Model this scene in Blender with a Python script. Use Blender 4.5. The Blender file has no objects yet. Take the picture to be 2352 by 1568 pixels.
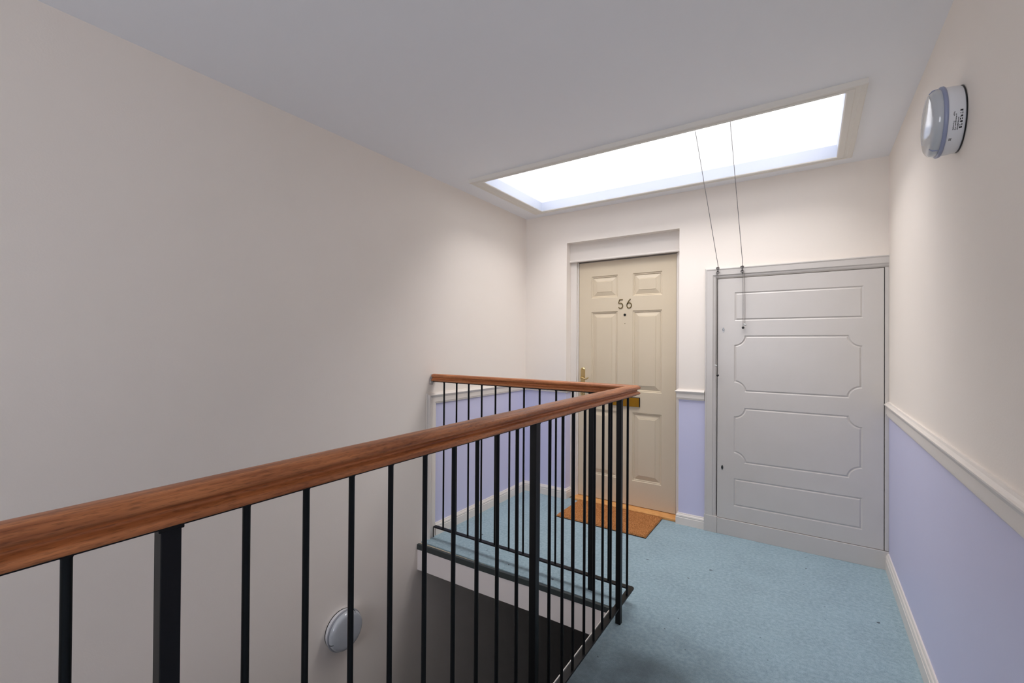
import bpy, bmesh, math, random
from mathutils import Vector, Matrix, noise
random.seed(7)
S = bpy.context.scene
COL = S.collection

# ---------------------------------------------------------------- camera
cam_d = bpy.data.cameras.new('camera')
cam = bpy.data.objects.new('camera', cam_d); COL.objects.link(cam)
yaw, pitch, roll = (math.radians(a) for a in (33.7126, 0.3851, 0.3884))
fwd = Vector((-math.sin(yaw)*math.cos(pitch), math.cos(yaw)*math.cos(pitch), math.sin(pitch)))
rt = Vector((math.cos(yaw), math.sin(yaw), 0)); up = rt.cross(fwd)
r2 = rt*math.cos(roll) + up*math.sin(roll); u2 = -rt*math.sin(roll) + up*math.cos(roll)
m3 = Matrix((r2, u2, -fwd)).transposed()
cam.matrix_world = Matrix.Translation((0, 0, 1.3004)) @ m3.to_4x4()
cam_d.sensor_width = 36; cam_d.lens = 1024.123*36/2352; cam_d.clip_start = 0.02
S.camera = cam

# ---------------------------------------------------------------- sky and exposure
W = bpy.data.worlds.new('overcast_sky'); S.world = W; W.use_nodes = True
bg = W.node_tree.nodes['Background']
bg.inputs[0].default_value = (1.0, 0.975, 0.985, 1); bg.inputs[1].default_value = 7.6
def portal(name, loc, rot, sx, sy):
    l = bpy.data.lights.new(name, 'AREA'); l.shape = 'RECTANGLE'; l.size = sx; l.size_y = sy
    l.cycles.is_portal = True
    o = bpy.data.objects.new(name, l); o.location = loc; o.rotation_euler = rot; COL.objects.link(o)
portal('skylight_portal', (-0.8585, 2.8025, 2.80), (0, 0, 0), 2.01, 0.83)
portal('fill_skylight_portal', (-1.1, -1.85, 2.99), (0, 0, 0), 1.6, 0.8)  # serves the added, unseen skylight that fills from behind
portal('fill_window_portal', (-0.86, -2.58, 1.45), (math.radians(90), 0, 0), 1.7, 1.5)  # serves the added, unseen window that fills from behind
S.view_settings.view_transform = 'Standard'; S.view_settings.look = 'None'
S.view_settings.gamma = 1; S.view_settings.use_curve_mapping = False
S.view_settings.exposure = 0.15
S.cycles.max_bounces = 16; S.cycles.diffuse_bounces = 10; S.cycles.glossy_bounces = 4
S.cycles.transparent_max_bounces = 8; S.cycles.sample_clamp_indirect = 6
S.cycles.use_denoising = True
try: S.cycles.denoiser = 'OPENIMAGEDENOISE'
except Exception: pass

# ---------------------------------------------------------------- materials
def lin(c):
    return tuple(((v/255)/12.92 if v/255 <= 0.04045 else (((v/255)+0.055)/1.055)**2.4) for v in c) + (1,)
def mat(name, rgb, rough=0.6, metal=0.0, bump=None, var=None, coat=0.0, spec=0.5):
    m = bpy.data.materials.new(name); m.use_nodes = True
    nt = m.node_tree; b = nt.nodes['Principled BSDF']
    b.inputs['Base Color'].default_value = lin(rgb); b.inputs['Roughness'].default_value = rough
    b.inputs['Metallic'].default_value = metal; b.inputs['Coat Weight'].default_value = coat
    b.inputs['Specular IOR Level'].default_value = spec
    tc = nt.nodes.new('ShaderNodeTexCoord')
    if var:                                   # (scale, other colour, amount)
        n = nt.nodes.new('ShaderNodeTexNoise'); n.inputs['Scale'].default_value = var[0]
        n.inputs['Detail'].default_value = 5; nt.links.new(tc.outputs['Object'], n.inputs['Vector'])
        mx = nt.nodes.new('ShaderNodeMix'); mx.data_type = 'RGBA'
        mx.inputs[6].default_value = lin(rgb); mx.inputs[7].default_value = lin(var[1])
        mr = nt.nodes.new('ShaderNodeMapRange'); mr.inputs[1].default_value = .35; mr.inputs[2].default_value = .65
        mr.inputs[4].default_value = var[2]
        nt.links.new(n.outputs['Fac'], mr.inputs[0]); nt.links.new(mr.outputs[0], mx.inputs[0])
        nt.links.new(mx.outputs[2], b.inputs['Base Color'])
    if bump:                                  # (scale, strength, distance)
        n = nt.nodes.new('ShaderNodeTexNoise'); n.inputs['Scale'].default_value = bump[0]
        n.inputs['Detail'].default_value = 3; nt.links.new(tc.outputs['Object'], n.inputs['Vector'])
        bp = nt.nodes.new('ShaderNodeBump'); bp.inputs['Strength'].default_value = bump[1]
        bp.inputs['Distance'].default_value = bump[2]
        nt.links.new(n.outputs['Fac'], bp.inputs['Height']); nt.links.new(bp.outputs[0], b.inputs['Normal'])
    return m
CREAM = mat('cream_wall_paint', (238, 230, 221), .75, bump=(160, .12, .002), var=(1.3, (233, 225, 215), .5))
LILAC = mat('lilac_wall_paint', (203, 203, 230), .45, bump=(120, .1, .002), var=(2, (198, 198, 227), .5))
CEIL = mat('ceiling_paint', (240, 241, 244), .85, bump=(90, .1, .002))
GLOSSW = mat('white_gloss_trim', (224, 217, 209), .32, bump=(60, .06, .002))
CUPW = mat('white_gloss_cupboard', (202, 197, 192), .3, bump=(70, .1, .002), var=(6, (198, 193, 187), .6))
SHAFT = mat('shaft_white', (240, 241, 242), .6)
LINING = mat('skylight_lining_paint', (186, 193, 208), .5)
FRAMEW = mat('skylight_frame_paint', (226, 222, 214), .5)
DOORC = mat('cream_door_paint', (208, 194, 170), .42, bump=(50, .05, .002), var=(2, (204, 188, 162), .5))
BLACK = mat('black_painted_steel', (7, 7, 8), .45, spec=.3)
NOSE = mat('dark_slate_nosing', (52, 60, 60), .5)
FASC = mat('fascia_paint', (240, 233, 229), .5, bump=(60, .08, .002))
WOODL = mat('raw_pale_wood', (196, 184, 160), .7, var=(40, (150, 135, 110), .6))
THRESH = mat('varnished_threshold_wood', (226, 168, 102), .4, var=(30, (205, 142, 78), .7))
DARK = mat('dark_cupboard_void', (40, 34, 30), .9)
BRASS = mat('pale_brass', (206, 180, 126), .3, 1.0)
BRASSD = mat('aged_brass', (176, 128, 40), .32, .9)
NUMB = mat('tarnished_brass_numerals', (120, 104, 66), .4, .8)
BLK = mat('black_plastic', (12, 12, 12), .3)
CHROME = mat('grey_metal', (112, 112, 112), .25, 1.0)
CORD = mat('grey_white_cord', (112, 108, 106), .8)
TOGW = mat('pale_grey_plastic', (190, 190, 188), .4)
LAMPW = mat('lamp_base_white_plastic', (222, 224, 228), .3)
LAMPG = mat('lamp_grey_opal_lens', (184, 189, 194), .12, coat=.5)
LAMPR = mat('lamp_blue_grey_ring', (140, 148, 176), .3)
LAMPQ = mat('lamp_grey_ring', (150, 152, 158), .3)
INK = mat('black_print', (20, 20, 22), .6)
COIRB = mat('mat_black_backing', (22, 18, 16), .8)
LOWC = mat('lower_stair_painted_shade', (20, 19, 17), .95, spec=.03)  # near-black colour stands in for the shade down the stairwell
LOWP = mat('lower_hall_painted_shade', (24, 18, 14), .8, spec=.03)  # shade under the landing put into the wall colour
TAR = mat('plaster_patch', (205, 198, 190), .9, bump=(80, .5, .01), var=(60, (90, 84, 80), .6))

def wood(name, axis):
    m = bpy.data.materials.new(name); m.use_nodes = True
    nt = m.node_tree; b = nt.nodes['Principled BSDF']; L = nt.links.new
    tc = nt.nodes.new('ShaderNodeTexCoord'); mp = nt.nodes.new('ShaderNodeMapping')
    sc = [90, 90, 90]; sc[axis] = 5; mp.inputs['Scale'].default_value = sc
    L(tc.outputs['Object'], mp.inputs['Vector'])
    n = nt.nodes.new('ShaderNodeTexNoise'); n.inputs['Scale'].default_value = 1; n.inputs['Detail'].default_value = 6
    L(mp.outputs[0], n.inputs['Vector'])
    mp2 = nt.nodes.new('ShaderNodeMapping'); s2 = [500, 500, 500]; s2[axis] = 60; mp2.inputs['Scale'].default_value = s2
    L(tc.outputs['Object'], mp2.inputs['Vector'])
    n2 = nt.nodes.new('ShaderNodeTexNoise'); n2.inputs['Scale'].default_value = 1; L(mp2.outputs[0], n2.inputs['Vector'])
    cr = nt.nodes.new('ShaderNodeValToRGB'); e = cr.color_ramp.elements
    e[0].position = .2; e[0].color = lin((118, 56, 26)); e[1].position = .88; e[1].color = lin((228, 150, 94))
    L(n.outputs['Fac'], cr.inputs[0])
    mx = nt.nodes.new('ShaderNodeMix'); mx.data_type = 'RGBA'; mx.blend_type = 'MULTIPLY'; mx.inputs[0].default_value = 1
    mr = nt.nodes.new('ShaderNodeMapRange'); mr.inputs[1].default_value = .3; mr.inputs[2].default_value = .5; mr.inputs[3].default_value = .62
    L(n2.outputs['Fac'], mr.inputs[0]); L(cr.outputs[0], mx.inputs[6]); L(mr.outputs[0], mx.inputs[7])
    L(mx.outputs[2], b.inputs['Base Color'])
    bp = nt.nodes.new('ShaderNodeBump'); bp.inputs['Strength'].default_value = .2; bp.inputs['Distance'].default_value = .001
    L(n2.outputs['Fac'], bp.inputs['Height']); L(bp.outputs[0], b.inputs['Normal'])
    b.inputs['Roughness'].default_value = .42; b.inputs['Specular IOR Level'].default_value = .35; b.inputs['Coat Weight'].default_value = .15; b.inputs['Coat Roughness'].default_value = .3
    return m
WOODY = wood('mahogany_along_y', 1); WOODX = wood('mahogany_along_x', 0)

def carpet():
    m = bpy.data.materials.new('pale_blue_carpet'); m.use_nodes = True
    nt = m.node_tree; b = nt.nodes['Principled BSDF']; L = nt.links.new
    tc = nt.nodes.new('ShaderNodeTexCoord')
    def N(scale, det, lo, hi):
        n = nt.nodes.new('ShaderNodeTexNoise'); n.inputs['Scale'].default_value = scale; n.inputs['Detail'].default_value = det
        L(tc.outputs['Object'], n.inputs['Vector'])
        r = nt.nodes.new('ShaderNodeMapRange'); r.inputs[1].default_value = lo; r.inputs[2].default_value = hi
        L(n.outputs['Fac'], r.inputs[0]); return n, r
    n1, r1 = N(4.5, 6, .4, .68); n2, r2_ = N(330, 2, .3, .7); n3, r3 = N(60, 4, .35, .7); n4, r4 = N(24, 2, .735, .75)
    def mixc(f, a, bcol, link_a=None):
        x = nt.nodes.new('ShaderNodeMix'); x.data_type = 'RGBA'
        x.inputs[6].default_value = lin(a) if a else (0, 0, 0, 1); x.inputs[7].default_value = lin(bcol)
        if link_a: L(link_a, x.inputs[6])
        if isinstance(f, float): x.inputs[0].default_value = f
        else: L(f, x.inputs[0])
        return x
    def scale(sock, k):
        x = nt.nodes.new('ShaderNodeMath'); x.operation = 'MULTIPLY'; x.inputs[1].default_value = k; L(sock, x.inputs[0]); return x.outputs[0]
    a = mixc(scale(r1.outputs[0], .5), (158, 184, 194), (132, 154, 164))
    c = mixc(scale(r2_.outputs[0], .75), None, (100, 124, 134), a.outputs[2])
    d = mixc(scale(r3.outputs[0], .5), None, (178, 200, 208), c.outputs[2])
    e = mixc(scale(r4.outputs[0], .8), None, (40, 50, 55), d.outputs[2])
    # darker patch beside the railing, its outline broken by noise
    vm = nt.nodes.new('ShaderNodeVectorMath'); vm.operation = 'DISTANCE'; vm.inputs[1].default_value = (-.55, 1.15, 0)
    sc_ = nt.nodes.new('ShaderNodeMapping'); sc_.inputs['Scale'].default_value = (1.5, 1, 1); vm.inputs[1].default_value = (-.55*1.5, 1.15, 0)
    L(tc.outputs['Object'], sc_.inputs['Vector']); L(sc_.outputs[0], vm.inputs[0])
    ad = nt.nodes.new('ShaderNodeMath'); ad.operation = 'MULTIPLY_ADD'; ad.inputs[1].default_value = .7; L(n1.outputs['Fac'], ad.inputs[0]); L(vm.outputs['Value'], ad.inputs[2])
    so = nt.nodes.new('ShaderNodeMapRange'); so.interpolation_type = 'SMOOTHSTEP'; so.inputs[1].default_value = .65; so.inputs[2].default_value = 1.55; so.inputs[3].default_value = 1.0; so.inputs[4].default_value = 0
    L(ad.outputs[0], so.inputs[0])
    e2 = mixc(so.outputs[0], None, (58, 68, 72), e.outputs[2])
    L(e2.outputs[2], b.inputs['Base Color']); b.inputs['Roughness'].default_value = .95
    b.inputs['Specular IOR Level'].default_value = .15
    b.inputs['Sheen Weight'].default_value = .2
    bp = nt.nodes.new('ShaderNodeBump'); bp.inputs['Strength'].default_value = .6; bp.inputs['Distance'].default_value = .004
    L(n2.outputs['Fac'], bp.inputs['Height']); L(bp.outputs[0], b.inputs['Normal'])
    return m
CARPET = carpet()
def coir():
    m = mat('coir_pile', (206, 146, 92), .95, bump=(500, .8, .004), var=(160, (146, 92, 50), .9), spec=.1); return m
COIR = coir()
def glass(name='clear_pane', tint=(1, 1, 1, 1)):
    m = bpy.data.materials.new(name); m.use_nodes = True; nt = m.node_tree; nt.nodes.clear()
    o = nt.nodes.new('ShaderNodeOutputMaterial'); t = nt.nodes.new('ShaderNodeBsdfTransparent'); g = nt.nodes.new('ShaderNodeBsdfGlossy')
    t.inputs[0].default_value = tint; g.inputs['Roughness'].default_value = .02; f = nt.nodes.new('ShaderNodeFresnel'); f.inputs[0].default_value = 1.3
    x = nt.nodes.new('ShaderNodeMixShader'); nt.links.new(f.outputs[0], x.inputs[0]); nt.links.new(t.outputs[0], x.inputs[1])
    nt.links.new(g.outputs[0], x.inputs[2]); nt.links.new(x.outputs[0], o.inputs[0]); return m
GLASS = glass(); GLASS2 = glass('fill_tint_pane', (.86, .88, .92, 1))  # tint cools and dims the fill through the added rear panes

# ---------------------------------------------------------------- helpers
class MB:
    """collects geometry, then links it as ONE mesh object"""
    def __init__(s): s.v = []; s.f = []; s.m = []; s.s = []
    def add(s, vs, fs, mi=0, sm=False):
        o = len(s.v); s.v += [tuple(p) for p in vs]
        for f in fs: s.f.append([o+i for i in f]); s.m.append(mi); s.s.append(sm)
        return s
    def box(s, x0, x1, y0, y1, z0, z1, mi=0):
        return s.add([(x, y, z) for x in (x0, x1) for y in (y0, y1) for z in (z0, z1)],
            [(0,1,3,2),(4,6,7,5),(0,4,5,1),(2,3,7,6),(0,2,6,4),(1,5,7,3)], mi)
    def prism(s, poly, z0, z1, mi=0):
        n = len(poly)
        return s.add([(x, y, z0) for x, y in poly] + [(x, y, z1) for x, y in poly],
            [list(range(n))[::-1], list(range(n, 2*n))] + [(i, (i+1) % n, n+(i+1) % n, n+i) for i in range(n)], mi)
    def mould(s, prof, p0, p1, out, upv, k0=0, k1=0, mi=0, sm=False):
        """profile (d outward, h up) swept p0->p1; k = mitre shift along the run per unit d (or h if tuple)"""
        p0 = Vector(p0); p1 = Vector(p1); out = Vector(out); upv = Vector(upv); d = (p1-p0).normalized(); n = len(prof)
        kk = lambda k, a, b: (k[0]*a+k[1]*b) if isinstance(k, tuple) else k*a
        A = [p0 + out*a + upv*b + d*kk(k0, a, b) for a, b in prof]; B = [p1 + out*a + upv*b + d*kk(k1, a, b) for a, b in prof]
        return s.add(A+B, [list(range(n))[::-1], list(range(n, 2*n))], mi).add(A+B, [(i, (i+1) % n, n+(i+1) % n, n+i) for i in range(n)], mi, sm)
    def tube(s, pts, r, n=8, mi=0, cap=True):
        pts = [Vector(p) for p in pts]; rs = r if isinstance(r, (list, tuple)) else [r]*len(pts); rings = []
        t0 = (pts[1]-pts[0]).normalized(); a = Vector((0, 0, 1)) if abs(t0.z) < .9 else Vector((1, 0, 0)); nrm = t0.cross(a).normalized()
        vs = []
        for i, p in enumerate(pts):
            t = (pts[min(i+1, len(pts)-1)] - pts[max(i-1, 0)]).normalized()
            nrm = (nrm - t*nrm.dot(t)).normalized(); b = t.cross(nrm)
            vs += [p + (nrm*math.cos(2*math.pi*k/n) + b*math.sin(2*math.pi*k/n))*rs[i] for k in range(n)]
        fs = [(i*n+k, i*n+(k+1) % n, (i+1)*n+(k+1) % n, (i+1)*n+k) for i in range(len(pts)-1) for k in range(n)]
        s.add(vs, fs, mi, True)
        if cap: s.add(vs[:n], [list(range(n))[::-1]], mi); s.add(vs[-n:], [list(range(n))], mi)
        return s
    def lathe(s, prof, c, ax, n=48, mi=0):
        """prof (distance along ax, radius)"""
        ax = Vector(ax); a = Vector((0, 0, 1)) if abs(ax.z) < .9 else Vector((1, 0, 0)); e1 = ax.cross(a).normalized(); e2 = ax.cross(e1); c = Vector(c)
        vs = [c + ax*d + (e1*math.cos(2*math.pi*k/n)+e2*math.sin(2*math.pi*k/n))*rr for d, rr in prof for k in range(n)]
        s.add(vs, [(i*n+k, i*n+(k+1) % n, (i+1)*n+(k+1) % n, (i+1)*n+k) for i in range(len(prof)-1) for k in range(n)], mi, True)
        s.add(vs[:n], [list(range(n))[::-1]], mi); s.add(vs[-n:], [list(range(n))], mi); return s
    def build(s, name, mats, parent=None, bevel=0, seg=2, kind=None, label=None, at=None):
        me = bpy.data.meshes.new(name)
        off = Vector(at) if at else Vector((0, 0, 0))
        me.from_pydata([tuple(Vector(v)-off) for v in s.v], [], s.f)
        if not isinstance(mats, (list, tuple)): mats = [mats]
        for m in mats: me.materials.append(m)
        for p, mi, sm in zip(me.polygons, s.m, s.s): p.material_index = mi; p.use_smooth = sm
        bm = bmesh.new(); bm.from_mesh(me); bmesh.ops.recalc_face_normals(bm, faces=bm.faces[:]) ; bm.to_mesh(me); bm.free()
        o = bpy.data.objects.new(name, me); COL.objects.link(o); o.location = off
        if parent:
            o.parent = parent; o.location = off - (parent.location if parent.parent is None else parent.location + parent.parent.location)
        if bevel:
            b = o.modifiers.new('bevel', 'BEVEL'); b.width = bevel; b.segments = seg; b.limit_method = 'ANGLE'; b.angle_limit = math.radians(35)
        if kind: o['kind'] = kind
        if label: o['label'] = label
        return o
def thing(name, loc, label=None, cat=None, group=None, kind=None):
    o = bpy.data.objects.new(name, None); COL.objects.link(o); o.location = loc; o.empty_display_size = .1
    if label: o['label'] = label
    if cat: o['category'] = cat
    if group: o['group'] = group
    if kind: o['kind'] = kind
    return o

XL, XR, YB, ZC = -2.124, 0.387, 3.405, 2.426
Y0 = -2.4                       # wall behind the camera
WX0, WX1 = -1.718, -0.797       # door recess
CX0, CX1, CZ0, CZ1 = -0.534, 0.364, 0.111, 1.766   # cupboard door
HX0, HX1, HY0, HY1 = -1.847, 0.130, 2.405, 3.200    # skylight opening

T = .012                        # thickness of the skylight lining
# ---------------------------------------------------------------- walls, ceiling, floors
b = MB()
b.box(XL-.15, XL, Y0, 2.2, -2.8, 2.6).box(XL-.15, XL, 2.2, 5.2, -2.8, -.02).box(XL-.15, XL, 2.2, 3.66, .93, 2.6).box(XL-.15, XL, 2.2, 3.66, -.02, .93, 1)
b.build('wall_left', [CREAM, LILAC], kind='structure')
b = MB()
b.box(XR, XR+.15, Y0, 3.66, -.17, .94, 1).box(XR, XR+.15, Y0, 3.66, .94, 2.6)
b.build('wall_right', [CREAM, LILAC], kind='structure')
b = MB()
b.box(XL, WX0, YB, 3.56, -.02, .93, 1).box(XL, WX0, YB, 3.56, .93, 2.6)
b.box(WX0, WX1, YB, 3.56, 2.163, 2.6)
b.box(WX1, CX0-.01, YB, 3.56, -.02, .94, 1).box(WX1, CX0-.01, YB, 3.56, .94, 2.6)
b.box(CX0-.01, XR, YB, 3.56, CZ1+.006, 2.6).box(CX1+.008, XR, YB, 3.56, -.02, CZ1+.006).box(CX0-.01, CX1+.008, YB, 3.56, -.02, CZ0-.004)
b.box(XL, XR, 3.56, 3.66, -.16, 2.6)
b.build('wall_back', [CREAM, LILAC], kind='structure')
b = MB()       # wall behind the camera, with an opening for the added fill window
b.box(XL, -1.66, Y0-.15, Y0, -2.8, 2.6).box(-.06, XR+.15, Y0-.15, Y0, -2.8, 2.6).box(-1.66, -.06, Y0-.15, Y0, -2.8, .75).box(-1.66, -.06, Y0-.15, Y0, 2.15, 2.6)
b.build('wall_front', CREAM, kind='structure')
b = MB()
b.box(XL, XR, Y0, -2.25, ZC, 2.6).box(XL, XR, -1.45, HY0-T, ZC, 2.6).box(XL, -1.9, -2.25, -1.45, ZC, 2.6).box(-.3, XR, -2.25, -1.45, ZC, 2.6).box(XL, XR, HY1+T, 3.56, ZC, 2.6).box(XL, HX0-T, HY0-T, HY1+T, ZC, 2.6).box(HX1+T, XR, HY0-T, HY1+T, ZC, 2.6)
b.build('ceiling', CEIL, kind='structure')

# landing: carpet sheet over a boarded slab, with a slightly bowed edge over the stairwell
EDGE = [(-2.124, 2.101), (-2.05, 2.105), (-1.864, 2.1085), (-1.672, 2.112), (-1.511, 2.1165), (-1.299, 2.125), (-.959, 2.128), (-.806, 2.128)]
ext = XR
def edge_y(x):
    for (xa, ya), (xb, yb) in zip(EDGE, EDGE[1:]):
        if x <= xb: return ya + (yb-ya)*(x-xa)/(xb-xa)
    return EDGE[-1][1]
cut = []
n = 150
for i in range(n+1):
    x = XL + (-.800-XL)*i/n
    gap = max(.005, .023*(1-(x-XL)/1.0)) + (random.uniform(-.0018, .0018) if x < -1.1 else 0)
    cut.append((x, edge_y(x)+gap))
STAIR_Y0 = -1.2
poly = [(-.800, STAIR_Y0)] + [(XR, STAIR_Y0), (XR, 3.44), (XL, 3.44)] + cut
# prism as triangles through bmesh keeps the ragged outline valid
def flat_poly(poly, z0, z1, name, m, kind):
    bm = bmesh.new(); vs = [bm.verts.new((x, y, z1)) for x, y in poly]; f = bm.faces.new(vs)
    r = bmesh.ops.extrude_face_region(bm, geom=[f]); bmesh.ops.translate(bm, vec=(0, 0, z0-z1), verts=[e for e in r['geom'] if isinstance(e, bmesh.types.BMVert)])
    bmesh.ops.recalc_face_normals(bm, faces=bm.faces[:]); bmesh.ops.triangulate(bm, faces=[q for q in bm.faces if len(q.verts) > 4])
    me = bpy.data.meshes.new(name); bm.to_mesh(me); bm.free(); me.materials.append(m)
    o = bpy.data.objects.new(name, me); COL.objects.link(o); o['kind'] = kind; return o
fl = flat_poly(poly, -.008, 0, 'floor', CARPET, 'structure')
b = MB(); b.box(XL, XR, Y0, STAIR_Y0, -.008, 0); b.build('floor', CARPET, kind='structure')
b = MB()
sp = [(-.806, STAIR_Y0), (XR, STAIR_Y0), (XR, 3.56), (XL, 3.56)] + EDGE
bmo = flat_poly([(x, y) for x, y in sp], -.165, -.008, 'floor', WOODL, 'structure')
b = MB(); b.box(XL, XR, Y0, STAIR_Y0, -.165, -.008).box(XL-.15, XR+.15, 3.66, 5.2, -.165, -.0); b.build('floor', FASC, kind='structure')
# fascia boards and dark edge strips round the stairwell opening
b = MB(); vs = []
for x, y in EDGE: vs += [(x, y-.012, -.030), (x, y-.012, -.170), (x, y, -.170), (x, y, -.030)]
n = len(EDGE)
b.add(vs, [(4*i+k, 4*i+(k+1) % 4, 4*i+4+(k+1) % 4, 4*i+4+k) for i in range(n-1) for k in range(4)] + [(0,1,2,3), (4*n-1,4*n-2,4*n-3,4*n-4)])
b.build('trim_1', FASC, kind='structure')
b = MB(); vs = []
for x, y in EDGE:
    t = (x+2.124)/1.318; bow = .004*math.sin(math.pi*min(1, t*1.1))
    zt = -.002+.003*t-bow*.4; zb = -.036+.010*t-bow
    vs += [(x, y-.017, zt), (x, y-.019, zb), (x, y-.002, zb), (x, y+.001, zt)]
b.add(vs, [(4*i+k, 4*i+(k+1) % 4, 4*i+4+(k+1) % 4, 4*i+4+k) for i in range(n-1) for k in range(4)] + [(0,1,2,3), (4*n-1,4*n-2,4*n-3,4*n-4)])
b.build('trim_2', NOSE, kind='structure', bevel=.0015)
b = MB(); b.box(-.8175, -.8135, STAIR_Y0, 2.108, -.17, .0015); b.build('trim_3', GLOSSW, kind='structure')
b = MB(); b.box(-.8128, -.8065, STAIR_Y0, 2.110, -.15, -.001); b.build('trim_4', NOSE, kind='structure')
# lower storey
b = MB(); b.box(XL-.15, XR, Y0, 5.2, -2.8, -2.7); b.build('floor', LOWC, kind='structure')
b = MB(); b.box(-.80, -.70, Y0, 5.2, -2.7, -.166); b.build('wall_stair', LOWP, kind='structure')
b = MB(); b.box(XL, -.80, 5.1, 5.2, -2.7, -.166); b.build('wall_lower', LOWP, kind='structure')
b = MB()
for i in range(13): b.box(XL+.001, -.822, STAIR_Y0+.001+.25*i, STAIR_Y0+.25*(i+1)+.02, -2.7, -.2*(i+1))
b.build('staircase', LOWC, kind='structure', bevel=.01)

# ---------------------------------------------------------------- mouldings
def dado(h):     # d outward, z up, total height h
    return [(0, 0), (.008, 0), (.0105, .004), (.0105, .010), (.014, .013), (.014, h*.58), (.016, h*.62), (.019, h*.70), (.024, h*.78), (.024, h*.84), (.018, h*.86), (.012, h*.92), (.009, h), (0, h)]
def skirt(h):
    return [(0, 0), (.016, 0), (.016, h*.62), (.0135, h*.65), (.0150, h*.70), (.0155, h*.76), (.013, h*.85), (.009, h*.90), (.0085, h*.94), (.006, h), (0, h)]
U = (0, 0, 1)
b = MB(); b.mould(skirt(.083), (XL, 2.244, 0), (XL, YB, 0), (1, 0, 0), U, 0, -1); b.build('baseboard_left', GLOSSW, kind='structure')
b = MB(); b.mould(skirt(.083), (XL, YB, 0), (WX0, YB, 0), (0, -1, 0), U, 1, 1)
b.mould(skirt(.083), (WX0, YB, 0), (WX0, 3.484, 0), (1, 0, 0), U, -1, 0); b.build('baseboard_back', GLOSSW, kind='structure')
b = MB(); b.mould(skirt(.083), (WX1, YB, 0), (-.619, YB, 0), (0, -1, 0), U, -1, 0)
b.mould(skirt(.083), (WX1, YB, 0), (WX1, 3.484, 0), (-1, 0, 0), U, -1, 0); b.build('baseboard_back', GLOSSW, kind='structure')
b = MB(); b.mould(skirt(.10), (XR, Y0, 0), (XR, 3.383, 0), (-1, 0, 0), U); b.build('baseboard_right', GLOSSW, kind='structure')
b = MB(); b.mould(skirt(.10), (XL, Y0, 0), (XL, STAIR_Y0, 0), (1, 0, 0), U); b.build('baseboard_left', GLOSSW, kind='structure')
# dado rails: left wall with its vertical return down the landing edge, back wall, right wall
b = MB(); b.mould(dado(.075), (XL, 2.244, .895), (XL, YB, .895), (1, 0, 0), U, (0, -1.16), -1); b.build('trim_5', GLOSSW, kind='structure')
vprof = [(d, .087*h/.075) for d, h in dado(.075)]
b = MB(); b.mould(vprof, (XL, 2.244, -.03), (XL, 2.244, .895), (1, 0, 0), (0, -1, 0), 0, (0, .862)); b.build('trim_6', GLOSSW, kind='structure')
b = MB(); b.mould(dado(.075), (XL, YB, .895), (WX0, YB, .895), (0, -1, 0), U, 1, 1)
b.mould(dado(.075), (WX0, YB, .895), (WX0, 3.484, .895), (1, 0, 0), U, -1, 0); b.build('trim_7', GLOSSW, kind='structure')
b = MB(); b.mould(dado(.075), (WX1, YB, .908), (-.6195, YB, .908), (0, -1, 0), U, -1, 0)
b.mould(dado(.075), (WX1, YB, .908), (WX1, 3.484, .908), (-1, 0, 0), U, -1, 0); b.build('trim_8', GLOSSW, kind='structure')
b = MB(); b.mould(dado(.085), (XR, Y0, .896), (XR, 3.384, .896), (-1, 0, 0), U); b.build('trim_9', GLOSSW, kind='structure')
b = MB(); b.mould(dado(.075), (XL, Y0, .896), (XL, STAIR_Y0, .896), (1, 0, 0), U); b.build('trim_10', GLOSSW, kind='structure')

# ---------------------------------------------------------------- skylight
win = thing('window_1', (-.877, 2.86, ZC), 'long white skylight opening in the ceiling before the back wall', kind='structure')
fw = [(0, 0), (0, -.022), (.004, -.026), (.030, -.026), (.034, -.023), (.046, -.023), (.050, -.026), (.070, -.025), (.074, -.022), (.074, 0)]
def frame_side(p0, p1, out, width, wa, wb):
    pr = [(a*width/.074, c) for a, c in fw]
    b = MB(); b.mould(pr, p0, p1, out, U, -wa/width, wb/width); b.build('frame', FRAMEW, win)
WN, WF, WL, WR = .041, .050, .096, .074
frame_side((HX0, HY0, ZC), (HX1, HY0, ZC), (0, -1, 0), WN, WL, WR)
frame_side((HX1, HY1, ZC), (HX0, HY1, ZC), (0, 1, 0), WF, WR, WL)
frame_side((HX0, HY1, ZC), (HX0, HY0, ZC), (-1, 0, 0), WL, WF, WN)
frame_side((HX1, HY0, ZC), (HX1, HY1, ZC), (1, 0, 0), WR, WN, WF)
b = MB()
g = -.0008     # lining stands just proud of the frame's inner edge
b.box(HX0-T, HX1+T, HY1+g, HY1+T, 2.407, 2.477).box(HX0-T, HX1+T, HY0-T, HY0-g, 2.407, 2.477).box(HX0-T, HX0-g, HY0, HY1, 2.407, 2.477).box(HX1+g, HX1+T, HY0, HY1, 2.407, 2.477)
b.build('lining', LINING, win)
b = MB()
for x0, x1, y0, y1 in ((HX0-.06, HX1+.06, HY1+T, HY1+.06), (HX0-.06, HX1+.06, HY0-.06, HY0-T), (HX0-.06, HX0-T, HY0-T, HY1+T), (HX1+T, HX1+.06, HY0-T, HY1+T)):
    b.box(x0, x1, y0, y1, 2.60, 2.76)
b.build('upstand', SHAFT, win)
b = MB(); b.box(HX0-.04, HX1+.04, HY0-.04, HY1+.04, 2.762, 2.766); b.build('pane', GLASS, win)
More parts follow.
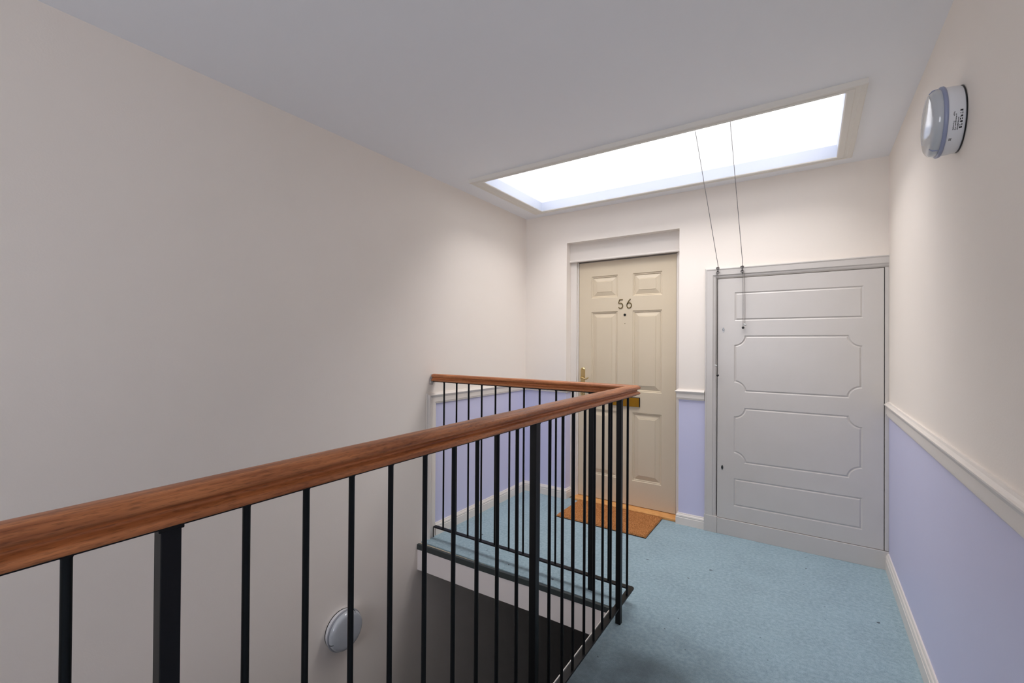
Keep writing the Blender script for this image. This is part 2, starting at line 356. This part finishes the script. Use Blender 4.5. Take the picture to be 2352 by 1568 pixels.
# unseen skylight added as fill light over the landing behind the camera
fill_sky = thing('added_fill_skylight', (-1.1, -1.75, ZC), 'added fill skylight behind the viewer', kind='structure')
b = MB()
for x0, x1, y0, y1 in ((-1.95, -.25, -1.45, -1.40), (-1.95, -.25, -2.30, -2.25), (-1.95, -1.9, -2.25, -1.45), (-.3, -.25, -2.25, -1.45)):
    b.box(x0, x1, y0, y1, 2.60, 2.96)
b.build('upstand', SHAFT, fill_sky)
b = MB(); b.box(-1.93, -.27, -2.28, -1.42, 2.962, 2.966); b.build('pane', GLASS2, fill_sky)
# unseen window added behind the camera as fill light
fill_win = thing('added_fill_window', (-.86, Y0, 1.45), 'added fill window in the wall behind the viewer', kind='structure')
b = MB()
for x0, x1, z0, z1 in ((-1.66, -.06, .75, .81), (-1.66, -.06, 2.09, 2.15), (-1.66, -1.60, .81, 2.09), (-.12, -.06, .81, 2.09), (-.885, -.835, .81, 2.09)):
    b.box(x0, x1, Y0-.11, Y0-.06, z0, z1)
b.build('fill_window_frame', GLOSSW, fill_win)
b = MB(); b.box(-1.60, -.885, Y0-.09, Y0-.086, .81, 2.09); b.build('pane', GLASS2, fill_win)
b = MB(); b.box(-.835, -.12, Y0-.09, Y0-.086, .81, 2.09); b.build('pane', GLASS2, fill_win)

# ---------------------------------------------------------------- door 56
def offset_rect(x0, x1, z0, z1, d): return [(x0+d, z0+d), (x1-d, z0+d), (x1-d, z1-d), (x0+d, z1-d)]
def scoop_rect(x0, x1, z0, z1, r, d, n=7):
    """rectangle whose corners are scooped inwards by arcs of radius r, offset inwards by d"""
    R = r+d; pts = []
    a0 = math.asin(min(1, d/R))
    for cx, cz, start in ((x0, z0, 90), (x1, z0, 180), (x1, z1, 270), (x0, z1, 0)):
        # arc centred on the corner, swept so the outline runs anticlockwise
        for k in range(n+1):
            a = math.radians(start) - a0*1.0 - (math.radians(90)-2*a0)*k/n
            pts.append((cx+R*math.cos(a), cz+R*math.sin(a)))
    return pts
def leaf_with_holes(name, x0, x1, z0, z1, yf, yb, holes, m, parent, at):
    bm = bmesh.new(); edges = []
    def loop(pts):
        vs = [bm.verts.new((x, yf, z)) for x, z in pts]
        for i in range(len(vs)): edges.append(bm.edges.new((vs[i], vs[(i+1) % len(vs)])))
        return vs
    o = loop([(x0, z0), (x1, z0), (x1, z1), (x0, z1)])
    hs = [loop(h) for h in holes]
    bmesh.ops.triangle_fill(bm, use_beauty=True, use_dissolve=False, edges=edges, normal=(0, -1, 0))
    ob = [bm.verts.new((v.co.x, yb, v.co.z)) for v in o]
    for i in range(4): bm.faces.new((o[i], o[(i+1) % 4], ob[(i+1) % 4], ob[i]))
    bm.faces.new(ob)
    bmesh.ops.recalc_face_normals(bm, faces=bm.faces[:])
    me = bpy.data.meshes.new(name); bm.to_mesh(me); bm.free(); me.materials.append(m)
    me.transform(Matrix.Translation(-Vector(at)))
    ob_ = bpy.data.objects.new(name, me); COL.objects.link(ob_); ob_.parent = parent
    ob_.location = Vector(at) - (parent.location if parent.parent is None else parent.location+parent.parent.location); return ob_
def stepped_panel(name, loops, yf, m, parent):
    """loops = [(outline, depth)], first at the leaf surface, last is closed by a field"""
    b = MB(); k = len(loops[0][0]); vs = []
    for pts, dep in loops: vs += [(x, yf+dep, z) for x, z in pts]
    fs = [(j*k+i, j*k+(i+1) % k, (j+1)*k+(i+1) % k, (j+1)*k+i) for j in range(len(loops)-1) for i in range(k)]
    b.add(vs, fs); b.add([(x, yf+loops[-1][1], z) for x, z in loops[-1][0]], [list(range(k))])
    c = loops[0][0]; cx = sum(p[0] for p in c)/k; cz = sum(p[1] for p in c)/k
    return b.build(name, m, parent, at=(cx, yf, cz))

YD = 3.507
door = thing('door_1', (-1.2445, YD, .022), 'cream six panel flat entrance door numbered 56 in a wall recess', kind='structure')
DP = []
for x0, x1 in ((-1.535, -1.305), (-1.1795, -.948)):
    for z0, z1 in ((.220, .765), (.930, 1.579), (1.694, 1.877)): DP.append((x0, x1, z0, z1))
leaf_with_holes('door_leaf', -1.647, -.842, .024, 1.996, YD, YD+.04, [offset_rect(*p, 0) for p in DP], DOORC, door, (-1.2445, YD, 1.0))
for p in DP:
    stepped_panel('panel', [(offset_rect(*p, d), q) for d, q in ((0, 0), (.004, .006), (.011, .006), (.015, .012), (.017, .012), (.044, .004), (.048, .004), (.050, .001))], YD, DOORC, door)
b = MB()     # frame inside the recess: left jamb, right jamb, head board with moulded lower edge
b.box(WX0, -1.661, 3.484, 3.56, 0, 2.01).box(-1.661, -1.650, 3.500, 3.56, 0, 2.003)
b.build('door_jamb', GLOSSW, door, bevel=.002)
b = MB(); b.box(-.828, WX1, 3.484, 3.56, 0, 2.01).box(-.839, -.828, 3.500, 3.56, 0, 2.003)
b.build('door_jamb', GLOSSW, door, bevel=.002)
b = MB(); b.box(WX0, WX1, 3.470, 3.56, 2.010, 2.163)
b.mould([(0, 0), (.006, 0), (.012, .005), (.012, .010), (.006, .016), (0, .020)], (WX0, 3.47, 2.003), (WX1, 3.47, 2.003), (0, -1, 0), U)
b.build('door_head', GLOSSW, door)
b = MB(); b.box(-1.663, -.815, 3.414, 3.56, 0.0, .020); b.build('threshold', THRESH, door, bevel=.004, label='bare orange timber threshold strip')
# numerals as bent brass strip
def strip(name, pts, wdt, parent, m, at, y=YD):
    b = MB(); P = [Vector((x, z)) for x, z in pts]; L_, R_ = [], []
    for i, p in enumerate(P):
        t = (P[min(i+1, len(P)-1)]-P[max(i-1, 0)]).normalized(); q = Vector((-t.y, t.x))*wdt/2
        L_.append(p+q); R_.append(p-q)
    k = len(P); vs = [(p.x, y-.005, p.y) for p in L_]+[(p.x, y-.005, p.y) for p in R_]+[(p.x, y-.0002, p.y) for p in L_]+[(p.x, y-.0002, p.y) for p in R_]
    fs = []
    for i in range(k-1):
        fs += [(i, i+1, k+i+1, k+i), (2*k+i, 3*k+i, 3*k+i+1, 2*k+i+1), (i, 2*k+i, 2*k+i+1, i+1), (k+i, k+i+1, 3*k+i+1, 3*k+i)]
    fs += [(0, k, 3*k, 2*k), (k-1, 3*k-1, 4*k-1, 2*k-1)] if False else [(0, k, 3*k, 2*k), (k-1, 2*k-1, 4*k-1, 3*k-1)]
    b.add(vs, fs); return b.build(name, m, parent, at=at)
arc = lambda cx, cz, rx, rz, a0, a1, n=18: [(cx+rx*math.cos(math.radians(a0+(a1-a0)*i/n)), cz+rz*math.sin(math.radians(a0+(a1-a0)*i/n))) for i in range(n+1)]
x, z = -1.279, 1.598
five = [(x+.018, z+.073), (x-.008, z+.073), (x-.0105, z+.068), (x-.017, z+.044)] + arc(x-.001, z+.024, .019, .021, 118, -145, 22)
strip('door_numeral', five, .0065, door, NUMB, (x, YD, z+.038))
x = -1.208
six = [(x+.011, z+.075), (x-.004, z+.058), (x-.015, z+.038)] + arc(x, z+.024, .019, .021, 165, 165+360, 30)
strip('door_numeral', six, .0065, door, NUMB, (x, YD, z+.038))
b = MB(); b.lathe([(0, .010), (.004, .010), (.005, .008), (.003, .0075)], (-1.2435, YD, 1.547), (0, -1, 0), 20); b.lathe([(.003, .0075), (.0032, .001)], (-1.2435, YD, 1.547), (0, -1, 0), 20)
b.build('peephole', BLK, door, at=(-1.2435, YD, 1.547))
b = MB(); b.lathe([(0, .003), (.006, .002)], (-1.243, YD, 1.477), (0, -1, 0), 10); b.build('hook_stub', NUMB, door, at=(-1.243, YD, 1.477))
# handle
def stadium(cx, cz, w, h, n=10):
    r = w/2; return [(cx+r*math.cos(a), cz+(h/2-r*.8)+r*.8*math.sin(a)) for a in [math.pi*i/n for i in range(n+1)]] + [(cx+r*math.cos(a), cz-(h/2-r*.8)+r*.8*math.sin(a)) for a in [math.pi+math.pi*i/n for i in range(n+1)]]
hx, hz = -1.608, .988
b = MB(); o_ = stadium(hx, hz, .038, .238); i_ = stadium(hx, hz, .030, .228); k = len(o_)
b.add([(x, YD, z) for x, z in o_]+[(x, YD-.005, z) for x, z in o_]+[(x, YD-.009, z) for x, z in i_], [(i, (i+1) % k, k+(i+1) % k, k+i) for i in range(k)]+[(k+i, k+(i+1) % k, 2*k+(i+1) % k, 2*k+i) for i in range(k)]+[list(range(2*k, 3*k))])
plate = b.build('handle_plate', BRASS, door, at=(hx, YD, hz))
b = MB(); b.tube([(hx, YD-.008, 1.022), (hx, YD-.030, 1.022), (hx, YD-.044, 1.024), (hx+.006, YD-.052, 1.026), (hx+.02, YD-.054, 1.024), (hx+.036, YD-.054, 1.017), (hx+.050, YD-.054, 1.015), (hx+.062, YD-.054, 1.022), (hx+.072, YD-.052, 1.030)], [.010, .009, .008, .0075, .0065, .0055, .0055, .0058, .0045], 12)
b.build('lever', BRASS, plate, at=(hx, YD, 1.022))
for zz, rr in ((1.094, .004), (.884, .004), (.955, .007)):
    b = MB(); b.lathe([(.008, rr), (.0105, rr*.9)], (hx, YD, zz), (0, -1, 0), 14); b.build('screw' if rr < .005 else 'keyhole', NUMB, plate, at=(hx, YD, zz))
b = MB(); b.box(-1.372, -1.116, YD-.006, YD+.0, .810, .886); lb = b.build('letterbox', BLK, door, bevel=.001, at=(-1.2445, YD, .848), label='brass letterbox with dark surround')
b = MB(); b.box(-1.369, -1.1215, YD-.013, YD-.006, .811, .8815); b.build('letterbox_flap', BRASSD, lb, bevel=.002, at=(-1.2445, YD, .848))

# ---------------------------------------------------------------- cupboard
cup = thing('cupboard', (-.1, YB, 0), 'tall white built-in cupboard with four grooved panels in the back right corner', 'cupboard')
YF = 3.385
arch = [(0, 0), (0, .004), (.004, .010), (.010, .014), (.020, .016), (.024, .020), (.026, .0215), (.062, .0215), (.066, .024), (.072, .024), (.074, .018), (.078, .0)]
# profile: (distance away from door, projection from the wall)
def arch_m(p0, p1, away, width, k0, k1, name='frame'):
    pr = [(a*width/.078, c) for a, c in arch]; b = MB()
    b.mould(pr, p0, p1, away, (0, -1, 0), k0, k1); return b.build(name, CUPW, cup)
arch_m((CX0-.006, YB, .111), (CX0-.006, YB, CZ1+.004), (-1, 0, 0), .079, 0, 1)
arch_m((CX0-.006, YB, CZ1+.004), (XR, YB, CZ1+.004), (0, 0, 1), .074, -1, 0)
b = MB(); b.box(CX1+.004, XR, YB-.018, YB, .111, CZ1+.004); b.build('frame', CUPW, cup, bevel=.002)
b = MB(); b.box(-.619, -.5345, YB-.024, YB, 0, .113); b.build('plinth_block', CUPW, cup, bevel=.0015)
b = MB(); b.box(-.5338, XR, YB-.022, YB, 0, .108); b.build('plinth', CUPW, cup, bevel=.0015)
cd = thing('cupboard_door', (0, 0, 0)); cd.parent = cup; cd.location = (0, 0, 0)
PN = [(-.431, .2655, .206, .3965, 0), (-.431, .2655, .505, .882, .064), (-.431, .2655, .988, 1.372, .064), (-.428, .2695, 1.473, 1.668, 0)]
YL = 3.391
mk = lambda p, d: scoop_rect(*p[:4], p[4], d) if p[4] else offset_rect(*p[:4], d)
leaf = leaf_with_holes('cupboard_door_leaf', CX0, CX1, CZ0, CZ1, YL, YL+.03, [mk(p, 0) for p in PN], CUPW, cup, (-.085, YL, .94))
bpy.data.objects.remove(cd)
leaf.name = 'cupboard_door'
for p in PN:
    stepped_panel('panel', [(mk(p, d), q) for d, q in ((0, 0), (.0055, .0034), (.0075, .0040), (.0095, .0034), (.0150, 0), (.0156, -.0001))], YL, CUPW, leaf)
for zz, xx in ((1.413, -.498), (.460, -.502)):
    b = MB(); b.lathe([(0, .0065), (.0025, .0065), (.003, .005), (.0005, .0045)], (xx, YL, zz+.001), (0, -1, 0), 16, 1)
    pl = [(xx+.0065*math.cos(t)*(1 if abs(math.sin(t)) < .5 else .75), zz-.001+.017*math.sin(t)) for t in [2*math.pi*i/20 for i in range(20)]]
    b.add([(x, YL-.0005, z) for x, z in pl]+[(x, YL-.0022, z) for x, z in pl], [list(range(20, 40))]+[(i, (i+1) % 20, 20+(i+1) % 20, 20+i) for i in range(20)])
    b.build('keyhole', [CHROME, BLK], leaf, at=(xx, YL, zz))
b = MB(); b.box(CX0-.008, CX1+.006, 3.545, 3.559, CZ0, CZ1); b.build('cupboard_back', DARK, cup)

# ---------------------------------------------------------------- blind cords and cleats
def cleat(x, z, label):
    t = thing('cord_cleat', (x, YF, z), label, 'cleat', 'cord cleats on the cupboard frame')
    b = MB(); b.box(x-.004, x+.004, YF-.016, YF+.001, z-.006, z+.006); b.build('cleat_base', CHROME, t, bevel=.001)
    b = MB(); b.tube([(x, YF-.022, z-.026), (x, YF-.017, z-.016), (x, YF-.015, z), (x, YF-.017, z+.016), (x, YF-.022, z+.026)], [.002, .0035, .004, .0035, .002], 8); b.build('horn', CHROME, t)
    return t
def window_cord(x, z, top, tails, label):
    t = thing('window_cord', (x, YF-.02, z), label, 'cord', 'skylight pull cords')
    pts = [Vector(top), Vector((x+.004, YF-.022, z+.020))]
    dirv = pts[0]-pts[1]
    P = [pts[1]+dirv*(1-i/12) for i in range(13)]
    for lap in range(3):
        o_ = .0016*lap
        for i in range(24):
            a = 2*math.pi*i/24
            P.append(Vector((x+.0075*math.sin(2*a)*(1+.15*lap), YF-.019-o_-.003*math.cos(2*a), z+(.018+.002*lap)*math.cos(a))))
    b = MB(); b.tube(P, .0020, 6); b.build('cord', CORD, t)
    for (tx, tz, kind) in tails:
        b = MB(); b.tube([(x+(tx-x)*.5, YF-.021, z-.010), (x+(tx-x)*.8, YF-.018, z-.04), (tx, YF-.012, (z+tz)/2), (tx, YF-.012, tz)], .0016, 6); b.build('cord', CORD, t)
        if kind == 'w':
            b = MB(); b.lathe([(-.009, .0025), (-.008, .0055), (-.002, .0068), (.004, .0062), (.009, .003)], (tx, YF-.012, tz), (-.9, 0, .43), 14)
            b.build('toggle', TOGW, t, at=(tx, YF-.012, tz), label='pale grey cord toggle')
        else:
            r = .0085; b = MB(); b.lathe([(r*-math.cos(math.pi*i/12), max(.0006, r*math.sin(math.pi*i/12))) for i in range(13)], (tx, YF-.012, tz), (0, 0, 1), 18)
            b.build('cord_ball', BLK, t, at=(tx, YF-.012, tz), label='black ball end')
def top_of(px, pz, y=2.886):   # point on the line of the cord above the ceiling
    return (px, y, pz)
cleat(-.531, 1.822, 'left metal cleat with cord at the top left corner of the cupboard frame')
cleat(-.379, 1.818, 'right metal cleat with cord on the top rail of the cupboard frame')
window_cord(-.531, 1.824, (-.6162, 2.965, 2.75), ((-.5425, 1.163, 'w'), (-.531, 1.096, 'b')), 'left skylight pull cord with long tails down the cupboard frame edge')
window_cord(-.379, 1.820, (-.4092, 2.965, 2.75), ((-.363, 1.445, 'w'), (-.374, 1.425, 'b')), 'right skylight pull cord with short tails over the top cupboard panel')

# ---------------------------------------------------------------- railing
RX, RY = -.742, 2.220
rail = thing('railing', (RX, RY, 0), 'black metal stair railing with a varnished wooden handrail round the stairwell', 'railing')
half = [(0, 1.0995), (.010, 1.0990), (.0185, 1.0970), (.0230, 1.0945), (.0245, 1.0920), (.0283, 1.0900), (.0293, 1.0855), (.0282, 1.0810), (.0225, 1.0775), (.0165, 1.0735), (.0155, 1.0705), (.0170, 1.0675), (.0240, 1.0640), (.0276, 1.0610), (.0280, 1.0555), (.0268, 1.0522), (.0250, 1.0515)]
hp = [(-a, c) for a, c in half[1:]][::-1] + half
b = MB(); b.mould(hp, (RX, -1.16, 0), (RX, RY, 0), (1, 0, 0), U, 0, 1, sm=True); b.build('handrail', WOODY, rail)
b = MB(); b.mould(hp, (RX, RY, 0), (-2.112, RY, 0), (0, 1, 0), U, -1, 0, sm=True); b.build('handrail', WOODX, rail)
b = MB(); b.box(RX-.013, RX+.013, -1.16, RY+.013, 1.0455, 1.0518).box(-2.112, RX-.013, RY-.013, RY+.013, 1.0455, 1.0518); b.build('core_rail', BLACK, rail)
BX, w_ = -.748, .014
corner = [(BX+w_-.014+.014*math.cos(a), RY+w_-.014+.014*math.sin(a)) for a in [math.pi/2*i/8 for i in range(9)]]
b = MB(); b.prism([(BX+w_, -1.16)] + corner + [(-2.098, RY+w_), (-2.098, RY-w_), (BX-w_, RY-w_), (BX-w_, -1.16)], .0695, .0775)
b.tube([(-2.097, RY, .0745), (-2.103, RY, .0725), (-2.106, RY, .066), (-2.106, RY, .0)], .0032, 8)
b.build('bottom_rail', BLACK, rail, bevel=.001)
bb = MB(); bb.tube([(0, 0, .076), (0, 0, 1.040), (0, 0, 1.0455)], [.0058, .0058, .0085], 14)
first = None
def bal(x, y):
    global first
    if first is None:
        first = bb.build('baluster', BLACK, rail); first.location = (x-RX, y-RY, 0)
    else:
        o = first.copy(); COL.objects.link(o); o.parent = rail; o.location = (x-RX, y-RY, 0)
ys = [.151, .357, .458, .5525, .65, .752, .853, .948, 1.042, 1.145, 1.351, 1.4485, 1.538, 1.639, 1.735, 1.828, 1.922, 2.142]
ys += [.0505-.0985*i for i in range(2)] + [-.0485-.0985*(i+1) for i in range(1, 11)]
for y in ys: bal(RX, y)
for x in (-2.021, -1.912, -1.811, -1.706, -1.600, -1.495, -1.394, -1.288, -1.181, -1.078, -.868): bal(x, RY)
def post(x, y, s=.0122):
    b = MB(); b.box(x-s, x+s, y-s, y+s, 0, 1.0455)
    b.box(x-s-.0015, x+s+.0015, y-s-.003, y+s+.003, 1.041, 1.0505)
    b.build('post', BLACK, rail, bevel=.0015, at=(x, y, 0))
post(-.742, .253); post(-.742, 1.250); post(-.741, 2.026); post(-.966, 2.222, .0135); post(-.742, -1.15)

# plaster damage where the handrail meets the left wall
b = MB(); ring = []
for i in range(14):
    a = 2*math.pi*i/14; ring.append((2.206+.024*math.cos(a)*random.uniform(.7, 1.2), 1.062+.045*math.sin(a)*random.uniform(.75, 1.1)))
b.add([(XL+.0005, y, z) for y, z in ring]+[(XL+.006, 2.206+(y-2.206)*.7, 1.062+(z-1.062)*.7) for y, z in ring]+[(XL+.009, 2.21, 1.06)],
      [(i, (i+1) % 14, 14+(i+1) % 14, 14+i) for i in range(14)]+[(14+i, 14+(i+1) % 14, 28) for i in range(14)])
b.build('trim_11', TAR, kind='structure')

# ---------------------------------------------------------------- doormat
mt = thing('doormat', (-1.255, 3.21, 0), 'brown coir doormat on the blue carpet in front of the numbered door', 'doormat')
mx0, mx1, my0, my1 = -1.592, -.914, 3.006, 3.408
b = MB(); b.box(mx0, mx1, my0, my1, 0.0005, .006); b.build('mat_backing', COIRB, mt)
nx, ny = 170, 100; vs = []
for j in range(ny+1):
    for i in range(nx+1):
        e = min(i, nx-i, j, ny-j)
        vs.append((mx0+(mx1-mx0)*i/nx+random.uniform(-.0012, .0012), my0+(my1-my0)*j/ny+random.uniform(-.0012, .0012), (.006 if e == 0 else .0165+random.uniform(-.0028, .0022))))
b = MB(); b.add(vs, [(j*(nx+1)+i, j*(nx+1)+i+1, (j+1)*(nx+1)+i+1, (j+1)*(nx+1)+i) for j in range(ny) for i in range(nx)])
b.build('mat_pile', COIR, mt)

# ---------------------------------------------------------------- round wall lights
def wall_light(x, y, z, sgn, base_d, label, printed, ang):
    t = thing('wall_light', (x, y, z), label, 'wall light'); ax = (sgn, 0, 0); c = (x, y, z); B = base_d
    b = MB(); b.lathe([(0.0005, .0985), (.0035, .0985)], c, ax, 56); b.build('gasket', BLK, t, at=c)
    b = MB(); b.lathe([(.0035, .0965), (.006, .0985), (B, .1015), (B+.002, .1015)], c, ax, 56); b.build('lamp_base', LAMPW, t, at=c)
    b = MB(); b.lathe([(B+.001, .098), (B+.002, .1045), (B+.004, .106), (B+.009, .106), (B+.011, .1045), (B+.012, .099)], c, ax, 56); b.build('lamp_ring', LAMPR if printed else LAMPQ, t, at=c)
    b = MB(); b.lathe([(B+.010, .099), (B+.014, .1005), (B+.022, .0995), (B+.028, .097), (B+.033, .092), (B+.036, .086), (B+.0375, .078), (B+.0385, .05), (B+.039, .02), (B+.039, .003)], c, ax, 64)
    lens = b.build('lamp_lens', LAMPG, t, at=c)
    for a in ang:         # fixing slots moulded in the rim of the lens
        a = math.radians(a); e = Vector((0, math.cos(a), math.sin(a))); p = Vector(c)
        b = MB(); b.tube([p+Vector(ax)*(B+.014)+e*.1002, p+Vector(ax)*(B+.026)+e*.0985, p+Vector(ax)*(B+.034)+e*.091], [.0022, .0026, .0018], 8); b.build('screw_slot', LAMPR if printed else NOSE, lens, at=c)
    if printed:
        q = MB()
        def mark(dep, a0, da, wd):        # a small printed character on the drum: depth along the axis, angle round it
            R_ = .0985+.003*(dep-.006)/(B-.006)+.0003
            vs = [Vector(c)+Vector(ax)*(dep+dd)+Vector((0, math.cos(math.radians(aa)), math.sin(math.radians(aa))))*R_ for dd, aa in ((0, a0), (wd, a0), (wd, a0+da), (0, a0+da))]
            q.add(vs, [(0, 1, 2, 3)])
        rr = random.Random(3)
        for k in range(7):
            a0 = 184+k*4.6
            mark(.0105, a0, 2.9, .0018 if k % 2 else .0052); mark(.0145, a0+(k % 3)*.8, 1.2 if k % 3 else 3.0, .0022)
        for row, dep, a0, cnt in ((0, .0190, 196, 11), (1, .0240, 190, 14), (2, .0285, 186, 4), (3, .0285, 201, 8)):
            for k in range(cnt): mark(dep+rr.uniform(-.0003, .0003), a0+k*1.9, rr.uniform(.9, 1.5), rr.uniform(.0016, .0028))
        for k in range(3): mark(.0300+.0022*k, 229, 5, .0013)
        q.build('printed_text', INK, t, at=c, kind='stuff')
    return t
wall_light(XR, 1.926, 2.012, -1, .040, 'round grey bulkhead light high on the right wall', True, (108, 252))
wall_light(XL, 1.520, -.250, 1, .027, 'round grey bulkhead light low on the left wall of the stairwell', False, (197, 60))
